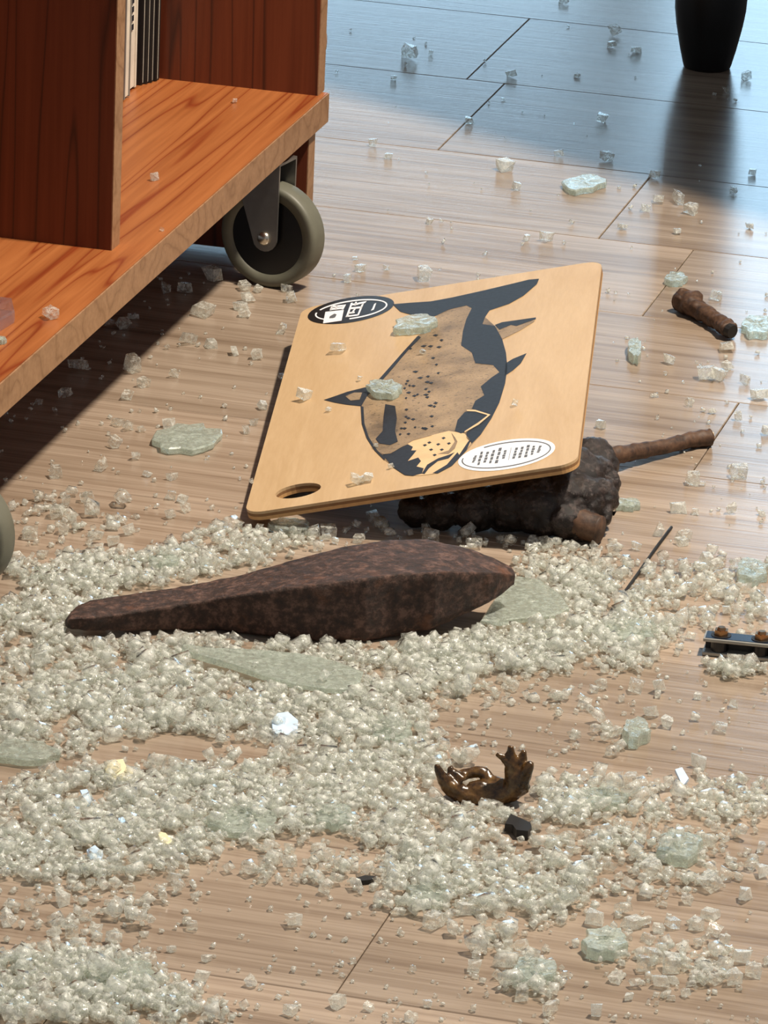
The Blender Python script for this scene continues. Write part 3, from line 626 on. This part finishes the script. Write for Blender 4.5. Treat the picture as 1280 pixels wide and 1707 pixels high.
def crumbs(lst, label, group, z=0.0):
    for (x, y, d) in lst:
        p = at(x, y+d*.2, z); s = d/(F/depth(p))*.86; named.append((x, y, crumb(p, s, label, group), 'on the planks')); taken.append((p.x, p.y, s*.62))
def name_crumbs():
    slots = {}
    for x, y, o, where in named:
        k = min(range(len(MARKS)), key=lambda i: math.hypot(MARKS[i][0][0]-x, (MARKS[i][0][1]-y)*1.2)+(400 if ('board' in where) != (21 <= i <= 25 or i == 30) else 0))
        dx, dy = x-MARKS[k][0][0], y-MARKS[k][0][1]
        dr = ('right of' if dx > 0 else 'left of') if abs(dx) > abs(dy) else ('in front of' if dy > 0 else 'behind')
        slots.setdefault((k, dr, where), []).append((math.hypot(dx, dy), o))
    for (k, dr, where), lst in slots.items():
        lst.sort(key=lambda t: t[0])
        for i, (_, o) in enumerate(lst): o['label'] = 'glass crumb '+where+', '+ORD[min(i, 19)]+' '+dr+' '+MARKS[k][1]
far = [(940, 3, 14), (1024, 55, 22), (1019, 77, 12), (1060, 86, 16), (853, 126, 16), (683, 92, 24), (718, 90, 8), (962, 127, 8), (1243, 131, 16), (1211, 152, 14), (781, 204, 14), (655, 132, 10), (1003, 201, 14), (620, 241, 16), (648, 262, 12), (841, 281, 20), (860, 315, 14), (930, 258, 14), (1011, 265, 16), (1091, 295, 16), (1097, 335, 18), (1130, 335, 22), (1152, 352, 22), (1075, 350, 14), (1128, 388, 14), (1250, 380, 14), (1254, 291, 12), (1221, 320, 12), (714, 371, 12), (877, 400, 12), (911, 399, 18), (1037, 380, 12), (592, 432, 8), (600, 450, 14), (644, 448, 12), (707, 462, 24), (579, 468, 14)]
crumbs(far, 'small clear cube of broken safety glass on the bare floor beyond the cutting board', 'glass crumbs beyond the board')
rightl = [(1192, 497, 18), (1115, 604, 16), (1175, 628, 26), (1196, 630, 20), (1212, 612, 22), (1240, 637, 16), (1265, 662, 20), (1187, 687, 14), (1148, 675, 14), (1230, 698, 14), (1000, 711, 16), (1278, 722, 14), (1210, 582, 20), (1155, 803, 22), (1170, 808, 10), (1230, 792, 24), (1128, 850, 24), (1158, 855, 16), (1218, 853, 16), (1270, 857, 14), (1098, 888, 18), (1140, 897, 20), (1136, 905, 18), (1060, 915, 14), (1020, 922, 20), (994, 925, 18), (1000, 948, 20), (1185, 918, 18), (1177, 936, 20), (1192, 946, 18), (1200, 958, 16), (1212, 974, 18), (1200, 990, 22), (1243, 985, 18), (1210, 1021, 14)]
crumbs([(435, 908, 16), (548, 890, 24), (598, 902, 16), (712, 882, 20), (730, 880, 18), (622, 868, 20), (690, 866, 16), (885, 908, 18), (905, 908, 20), (925, 903, 18), (520, 905, 14)], '', 'glass crumbs under the board edge')
crumbs(rightl, 'small clear cube of broken safety glass on the planks right of the cutting board', 'glass crumbs right of the board')
leftl = [(355, 463, 26), (338, 521, 28), (405, 480, 18), (412, 500, 18), (430, 484, 16), (400, 512, 18), (408, 526, 14), (478, 484, 14), (483, 500, 18), (470, 550, 22), (275, 485, 16), (308, 484, 18), (222, 530, 14), (205, 544, 18), (183, 540, 14), (351, 576, 18), (391, 588, 16), (428, 596, 16), (313, 570, 22), (130, 615, 26), (222, 615, 28), (238, 642, 20), (211, 662, 20), (108, 660, 18), (65, 672, 12), (288, 627, 14), (470, 631, 10), (195, 707, 16), (212, 715, 16), (235, 717, 16), (191, 742, 18), (280, 710, 18), (225, 763, 16), (170, 780, 20), (92, 792, 22), (246, 792, 12), (287, 797, 14), (285, 830, 16), (305, 835, 16), (307, 850, 16), (284, 861, 16), (145, 834, 18), (110, 838, 24), (95, 858, 22), (105, 885, 20), (423, 707, 12), (437, 680, 14), (410, 720, 14), (120, 870, 18), (50, 895, 24), (160, 897, 18), (188, 905, 18), (215, 888, 18)]
crumbs(leftl, 'small clear cube of broken safety glass on the planks between cabinet and cutting board', 'glass crumbs beside the cabinet')
fr = [(1085, 1190, 26), (1112, 1208, 24), (1022, 1225, 20), (1201, 1217, 20), (1163, 1163, 12), (1222, 1176, 22), (1098, 1150, 22), (1060, 1150, 20), (975, 1175, 20), (990, 1152, 14), (840, 1168, 14), (993, 1304, 18), (1028, 1303, 22), (1052, 1305, 24), (1163, 1275, 24), (1182, 1403, 16), (1268, 1415, 22), (978, 1443, 22), (1018, 1450, 18), (1086, 1456, 28), (1183, 1477, 28), (1240, 1497, 24), (1145, 1502, 22), (1183, 1526, 24), (1160, 1545, 22), (1190, 1556, 20), (1207, 1572, 18), (1078, 1567, 22), (1138, 1583, 28), (992, 1537, 28), (1217, 1438, 16), (1269, 1456, 22), (949, 1423, 14), (960, 1420, 12), (1118, 1612, 30), (1091, 1596, 28), (1071, 1614, 26), (1100, 1641, 24), (1122, 1637, 22), (1158, 1630, 20), (1192, 1630, 30), (1220, 1633, 30), (1237, 1600, 26), (1255, 1623, 24), (1212, 1603, 18), (994, 1691, 22), (915, 1686, 26), (868, 1660, 26), (917, 1646, 18), (850, 1633, 22), (901, 1646, 14), (1025, 1633, 20), (1048, 1664, 14), (1118, 1666, 12), (1141, 1659, 14), (847, 1580, 18), (867, 1581, 20), (885, 1590, 14), (1055, 1543, 26), (1075, 1540, 20), (1097, 1551, 18), (1118, 1542, 22)]
crumbs(fr, 'clear cube of broken safety glass on the planks in the right foreground', 'glass crumbs in the right foreground')
fl = [(490, 1540, 20), (319, 1547, 18), (345, 1600, 14), (337, 1632, 22), (562, 1675, 22), (420, 1640, 20), (485, 1687, 22), (615, 1682, 14), (120, 1560, 22), (90, 1557, 18), (102, 1502, 24), (160, 1555, 18), (232, 1507, 14), (12, 1535, 28), (140, 1530, 20), (542, 1485, 22), (530, 1415, 18), (545, 1432, 18), (332, 1492, 10), (285, 1585, 14), (665, 1522, 20), (722, 1540, 28), (777, 1520, 24), (797, 1522, 20), (795, 1595, 16), (790, 1615, 18), (712, 1677, 12), (685, 1700, 18), (215, 1485, 18), (290, 1470, 18)]
crumbs(fl, 'clear cube of broken safety glass on the bare planks in the left foreground', 'glass crumbs in the left foreground')
for (x, y, d) in ((391, 170, 8), (258, 298, 14), (82, 526, 22), (270, 384, 8)):
    p = at(x, y+d*.2, zt); named.append((x, y, crumb(p, d/(F/depth(p))*.86, '', 'glass crumbs on the shelf'), 'on the cabinet shelf'))
for (x, y, d) in ((563, 584, 20), (508, 662, 22), (592, 805, 14), (604, 803, 12), (613, 801, 13), (548, 685, 8), (705, 590, 8), (858, 675, 12), (652, 780, 8), (627, 745, 9), (600, 634, 8), (420, 805, 8)):
    q = bp(x, y+d*.2); p = MB @ Vector((q[0], q[1], .0006)); named.append((x, y, crumb(p, d/(F/depth(p))*.86, '', 'glass crumbs on the board'), 'on the board'))
name_crumbs()
# larger shards that still hold together
def shard(label, cx, cy_, rx, ry, th=.005, z=.0004, rot=0, n=21, tilt=(0, 0), cat='glass shard', group=None, onboard=False, mat='shard', blk=False, seed=None, pts=None):
    r = np.random.default_rng(int(cx*7+cy_)); c = at(cx, cy_, z)
    if onboard: q = bp(cx, cy_); c = MB @ Vector((q[0], q[1], .0004))
    if pts is None:
        pts = []
        for k in range(n):
            t = 2*math.pi*k/n; j = r.uniform(.76, 1.1); x, y = rx*math.cos(t)*j, ry*math.sin(t)*j
            pts.append((cx+x*math.cos(rot)-y*math.sin(rot), cy_+x*math.sin(rot)+y*math.cos(rot)))
    if onboard: loc = [Vector((bp(*p)[0]-q[0], bp(*p)[1]-q[1], 0)) for p in pts]
    else: loc = [at(*p, z)-c for p in pts]
    bm = bmesh.new(); m_ = len(loc); rings = []
    for (s, zz) in ((.97, 0), (1, th*.25), (1, th*.8), (.955, th)):
        rings.append([bm.verts.new((p.x*s*(1+r.uniform(-.02, .02)), p.y*s*(1+r.uniform(-.02, .02)), zz)) for p in loc])
    for A, B in zip(rings, rings[1:]):
        for k in range(m_): bm.faces.new((A[k], A[(k+1) % m_], B[(k+1) % m_], B[k]))
    bm.faces.new(rings[0])
    # crackled top: rings of inner points with slight relief
    inner = [[bm.verts.new((p.x*s+r.uniform(-.0008, .0008), p.y*s+r.uniform(-.0008, .0008), th+r.uniform(-.0005, .0004))) for p in loc] for s in (.7, .42, .16)]
    chain = [rings[-1]]+inner
    for A, B in zip(chain, chain[1:]):
        for k in range(m_): bm.faces.new((A[k], A[(k+1) % m_], B[(k+1) % m_])); bm.faces.new((A[k], B[(k+1) % m_], B[k]))
    bm.faces.new(chain[-1])
    o = obj('glass_shard', bm, MAT[mat]); o.location = c
    if onboard: o.matrix_world = MB @ Matrix.Translation((q[0], q[1], .0004))
    else: o.rotation_euler = (tilt[0], tilt[1], 0)
    if not onboard: taken.append((c.x, c.y, -1)); shards.append(([(at(*p, z).x, at(*p, z).y) for p in pts], z+th))
    return tag(o, label, cat, group)
shards = []
shard('large flat greenish sheet of cracked glass in front of the iron spindle', 450, 1120, 150, 30, .004, .006, pts=[(302, 1083), (345, 1088), (420, 1091), (500, 1098), (560, 1110), (604, 1128), (600, 1145), (575, 1158), (540, 1156), (490, 1148), (440, 1135), (390, 1118), (340, 1104), (308, 1095)])
shard('greenish sheet of cracked glass poking out behind the right tip of the iron spindle', 880, 1008, 60, 30, .004, .004, pts=[(840, 985), (862, 968), (900, 975), (935, 1000), (948, 1022), (925, 1034), (880, 1038), (830, 1045), (800, 1042), (818, 1015)])
shard('long oval greenish shard of cracked glass on the planks left of the cutting board', 308, 738, 60, 22, .005, rot=-.08, n=18)
shard('oval greenish glass shard alone on the planks far behind the cutting board', 973, 312, 37, 13, .005, rot=-.12, n=16)
shard('upper of the two flat glass shards lying on the printed fish', 692, 548, 38, 12, .005, rot=-.15, onboard=True)
shard('lower of the two flat glass shards lying on the printed fish', 643, 656, 32, 13, .005, rot=.02, onboard=True)
shard('small upright glass shard on the planks right of the cutting board', 1058, 592, 12, 18, .007)
shard('flat glass shard on the planks above the short broken stick', 1126, 471, 19, 9, .005)
shard('clear glass shard at the right edge beside the broken stick', 1262, 552, 26, 17, .006)
shard('bluish glass shard touching the right side of the gnarled root', 1046, 846, 24, 8, .004)
shard('chunky glass shard on the planks right of the foreground centre', 1060, 1231, 24, 18, .008)
shard('round yellowish glass shard lying under the near left corner of the cutting board', 482, 884, 36, 12, .005)
shard('flat glass shard on the planks near the bottom right, holding together in a lump', 1008, 1583, 40, 22, .007)
shard('dull glass shard lying low near the bottom centre right', 888, 1630, 42, 20, .006)
shard('grey cracked glass shard in the right foreground cluster, upper right', 1130, 1425, 40, 24, .007)
shard('greenish glass shard behind the black clamp near the right edge', 1252, 960, 30, 18, .006)
shard('wide glass shard half sunk in the crumbs right of the iron spindle', 1050, 1062, 46, 20, .006)
shard('greenish cracked glass shard near the left edge of the glass heap', 40, 1262, 60, 18, .005, .0012)
shard('greenish cracked glass shard in the lower middle of the glass heap', 400, 1378, 62, 22, .005, .0012)
shard('grey cracked glass shard in the bottom left corner heap', 200, 1632, 60, 22, .005, .0012)
shard('greenish glass shard in the heap left of the brown antler piece', 655, 1225, 36, 24, .005, .0012)
shard('greenish glass shard on the heap right of the cream flake', 560, 1370, 34, 18, .005, .0012)
shard('grey glass shard flat on the planks in the foreground centre', 712, 1500, 38, 18, .005)
shard('grey glass shard beside the foreground cluster below the antler piece', 1000, 1340, 46, 16, .005)
shard('bluish glass shard on the heap behind the tail of the iron spindle', 275, 940, 26, 9, .004, .004)
ac = shard('clear acrylic fragment lying on the cabinet shelf at the left edge', -4, 532, 28, 22, .009, zt+.0002, mat='acrylic', pts=[(-40, 525), (-10, 514), (20, 518), (24, 538), (-5, 556), (-40, 552)], cat='fragment'); ac.name = 'acrylic_fragment'
shards.pop()
sp = shard('white glass splinter on the cabinet shelf at the left edge', 2, 571, 9, 4, .003, zt+.0002); shards.pop()

# the heap: tens of thousands of crumbs nobody could count
HEAP = [  # cx, cy, rx, ry, rot, weight (crumbs), layers of size
    (60, 1010, 150, 70, -.1, 1000), (200, 1120, 240, 70, 0, 1500), (90, 1200, 170, 60, 0, 900), (330, 1190, 230, 50, .06, 1100), (560, 1190, 150, 60, .1, 1000),
    (250, 1355, 300, 70, 0, 2100), (120, 1420, 200, 55, .02, 1100), (450, 1330, 190, 62, 0, 1250), (600, 1260, 90, 70, 0, 620), (300, 945, 150, 26, -.1, 420), (190, 960, 130, 30, -.05, 380),
    (700, 1130, 120, 40, 0, 620), (860, 1085, 140, 44, 0, 900), (980, 1010, 100, 50, .1, 560), (1040, 1075, 90, 45, .0, 520), (950, 950, 110, 40, 0, 260), (620, 1095, 240, 26, 0, 520),
    (110, 1650, 150, 62, 0, 1150), (240, 1680, 120, 40, .1, 480), (800, 1345, 190, 40, 0, 400), (690, 1400, 120, 60, .2, 420), (690, 1480, 90, 50, 0, 240),
    (930, 1450, 250, 75, 0, 520), (1110, 1410, 170, 75, 0, 350), (850, 1490, 170, 50, .1, 340), (980, 1340, 130, 34, 0, 210), (1180, 1340, 110, 40, 0, 200), (1230, 1110, 60, 24, 0, 200), (1220, 1000, 90, 70, 0, 230), (1090, 980, 90, 40, 0, 130),
    (870, 905, 110, 20, 0, 120), (600, 890, 180, 20, 0, 70), (480, 905, 60, 16, 0, 50), (380, 905, 70, 22, 0, 110), (110, 870, 100, 45, 0, 90), (720, 1270, 60, 40, 0, 130),
    (1160, 1620, 110, 40, 0, 110), (890, 1640, 60, 34, 0, 60), (860, 1570, 80, 30, 0, 70), (1010, 1585, 50, 26, 0, 40), (180, 1520, 190, 45, 0, 150), (500, 1460, 110, 26, 0, 70), (900, 1200, 240, 70, 0, 170)]
VOID = [(300, 1250, 70, 26, .88), (300, 1290, 60, 14, .5), (420, 1540, 180, 60, .9), (820, 1225, 110, 40, .75), (1150, 1210, 120, 60, .7), (90, 1520, 100, 30, .4)]
pts_px = []
for (cx, cy_, rx, ry, ro, n) in HEAP:
    n = int(n*1.04); t = rng.uniform(0, 2*np.pi, n); rr = np.sqrt(rng.uniform(0, 1, n))*(1+.18*rng.normal(size=n)).clip(.2, 1.6)
    x = rx*rr*np.cos(t); y = ry*rr*np.sin(t); pts_px.append(np.stack([cx+x*np.cos(ro)-y*np.sin(ro), cy_+x*np.sin(ro)+y*np.cos(ro), np.full(n, 1.0)], 1))
# scattered dust and chips
n = 1500; y = 1707-(rng.uniform(0, 1, n)**1.25)*1250; pts_px.append(np.stack([rng.uniform(-20, 1300, n), y, np.full(n, .36)], 1))
n = 60; pts_px.append(np.stack([rng.uniform(560, 1300, n), rng.uniform(40, 520, n), np.full(n, .3)], 1))
pp = np.concatenate(pts_px)
keep = np.ones(len(pp), bool)
for (cx, cy_, rx, ry, k) in VOID:
    d = ((pp[:, 0]-cx)/rx)**2+((pp[:, 1]-cy_)/ry)**2; keep &= ~((d < 1) & (rng.uniform(0, 1, len(pp)) < k) & (pp[:, 2] > .5))
# ragged edge: thin out with a noise field
nv = np.array([noise.noise(Vector((p[0]*.016, p[1]*.03, 3.3))) for p in pp]); keep &= ~((nv < -.22) & (pp[:, 2] > .5) & (rng.uniform(0, 1, len(pp)) < .72))
keep &= (pp[:, 0] > -60) & (pp[:, 0] < 1345) & (pp[:, 1] < 1760)
pp = pp[keep]; rng.shuffle(pp)
def inside(px, py, poly):
    c = False; j = len(poly)-1
    for i in range(len(poly)):
        if (poly[i][1] > py) != (poly[j][1] > py) and px < (poly[j][0]-poly[i][0])*(py-poly[i][1])/(poly[j][1]-poly[i][1])+poly[i][0]: c = not c
        j = i
    return c
rust_poly = [(a[0], a[1]-.0075) for a in foot_rust]+[(a[2], a[3]+.006) for a in foot_rust[::-1]]
rp = [Vector((v.co.x, v.co.y)) for v in root.data.vertices]; rgrid = {(round(v.x/.006), round(v.y/.006)) for v in rp}
clamp_inv = cb.matrix_basis.inverted(); agrid = {(round(v.co.x/.005), round(v.co.y/.005)) for v in antler.data.vertices}
chip_c = [at(864, 1384), at(610, 1468), at(475, 1212), at(198, 1286), at(146, 1331), at(158, 1426), at(275, 1400), at(1136, 1299)]; wire_a, wire_b = at(1119, 879), at(1004, 1041)
def blocked(p):
    if (p-lp).length < .045: return True
    if inside(p.x, p.y, rust_poly): return True
    if (round(p.x/.006), round(p.y/.006)) in rgrid: return True
    if (round(p.x/.005), round(p.y/.005)) in agrid or (round(p.x/.005), round((p.y+.007)/.005)) in agrid: return True
    if any((p-c).length < .0085 for c in chip_c): return True
    t = max(0, min(1, (p-wire_a).dot(wire_b-wire_a)/(wire_b-wire_a).length_squared))
    if (wire_a.lerp(wire_b, t)-p).length < .0036: return True
    q = clamp_inv @ p
    if -.005 < q.x < LL+.005 and -.016 < q.y < DD+.003: return True
    q = MBi @ p
    if -.01 < q.x < BW+.01 and .0 < q.y < BL+.01 and (q.x < .06 or q.y > .07): return True
    for (x, y, r) in taken:
        if r > 0 and (p.x-x)**2+(p.y-y)**2 < (r+.002)**2: return True
    return False
hg = {}; VV = []; FF = []; off = 0; CELL = .0040; big = 0
wheel_c = [at(452, 474), at(-80, 985)]
for (x, y, k) in pp:
    p = at(x, y)
    if blocked(p) or any((p-w).length < .045 for w in wheel_c): continue
    s = float(np.clip(rng.lognormal(math.log(.0032), .38), .0016, .0085)) if k > .5 else float(rng.uniform(.0008, .0026))
    base = max((st for s_p, st in shards if inside(p.x, p.y, s_p)), default=0.0)
    if base and rng.uniform() < (.985 if any(inside(p.x, p.y, s_p) for s_p, _ in shards[:2]) else .80): continue
    key = (round(p.x/CELL), round(p.y/CELL)); hgt = max(base, hg.get(key, 0.0))
    if hgt-base > .0036: continue
    me, V, T = TPL[int(rng.integers(len(TPL)))]
    a, b, c = rng.uniform(-.6, .6), rng.uniform(-.6, .6), rng.uniform(0, 6.28)
    Rm = np.array(Matrix.Rotation(c, 3, 'Z') @ Matrix.Rotation(b, 3, 'Y') @ Matrix.Rotation(a, 3, 'X'))
    W = (V @ Rm.T)*s; W[:, 2] += hgt-W[:, 2].min()+.0001; W[:, 0] += p.x; W[:, 1] += p.y
    VV.append(W); FF.append(T+off); off += len(W)
    if k > .5:
        for dx in (-1, 0, 1):
            for dy in (-1, 0, 1):
                kk = (key[0]+dx, key[1]+dy); w = 1 if dx == dy == 0 else .35
                hg[kk] = max(hg.get(kk, 0), (hgt+s*.55)*w if w < 1 else hgt+s*.55)
VV = np.concatenate(VV); FF = np.concatenate(FF)
me = bpy.data.meshes.new('glass_crumbs'); me.vertices.add(len(VV)); me.vertices.foreach_set('co', VV.ravel())
me.loops.add(len(FF)*3); me.loops.foreach_set('vertex_index', FF.ravel().astype(np.int32)); me.polygons.add(len(FF))
me.polygons.foreach_set('loop_start', np.arange(0, len(FF)*3, 3, dtype=np.int32)); me.polygons.foreach_set('loop_total', np.full(len(FF), 3, dtype=np.int32))
me.update(); me.validate()
tag(link('glass_crumbs', me, MAT['crumb']), 'carpet of shattered safety glass crumbs and dust strewn over the plank floor', 'broken glass', kind='stuff')
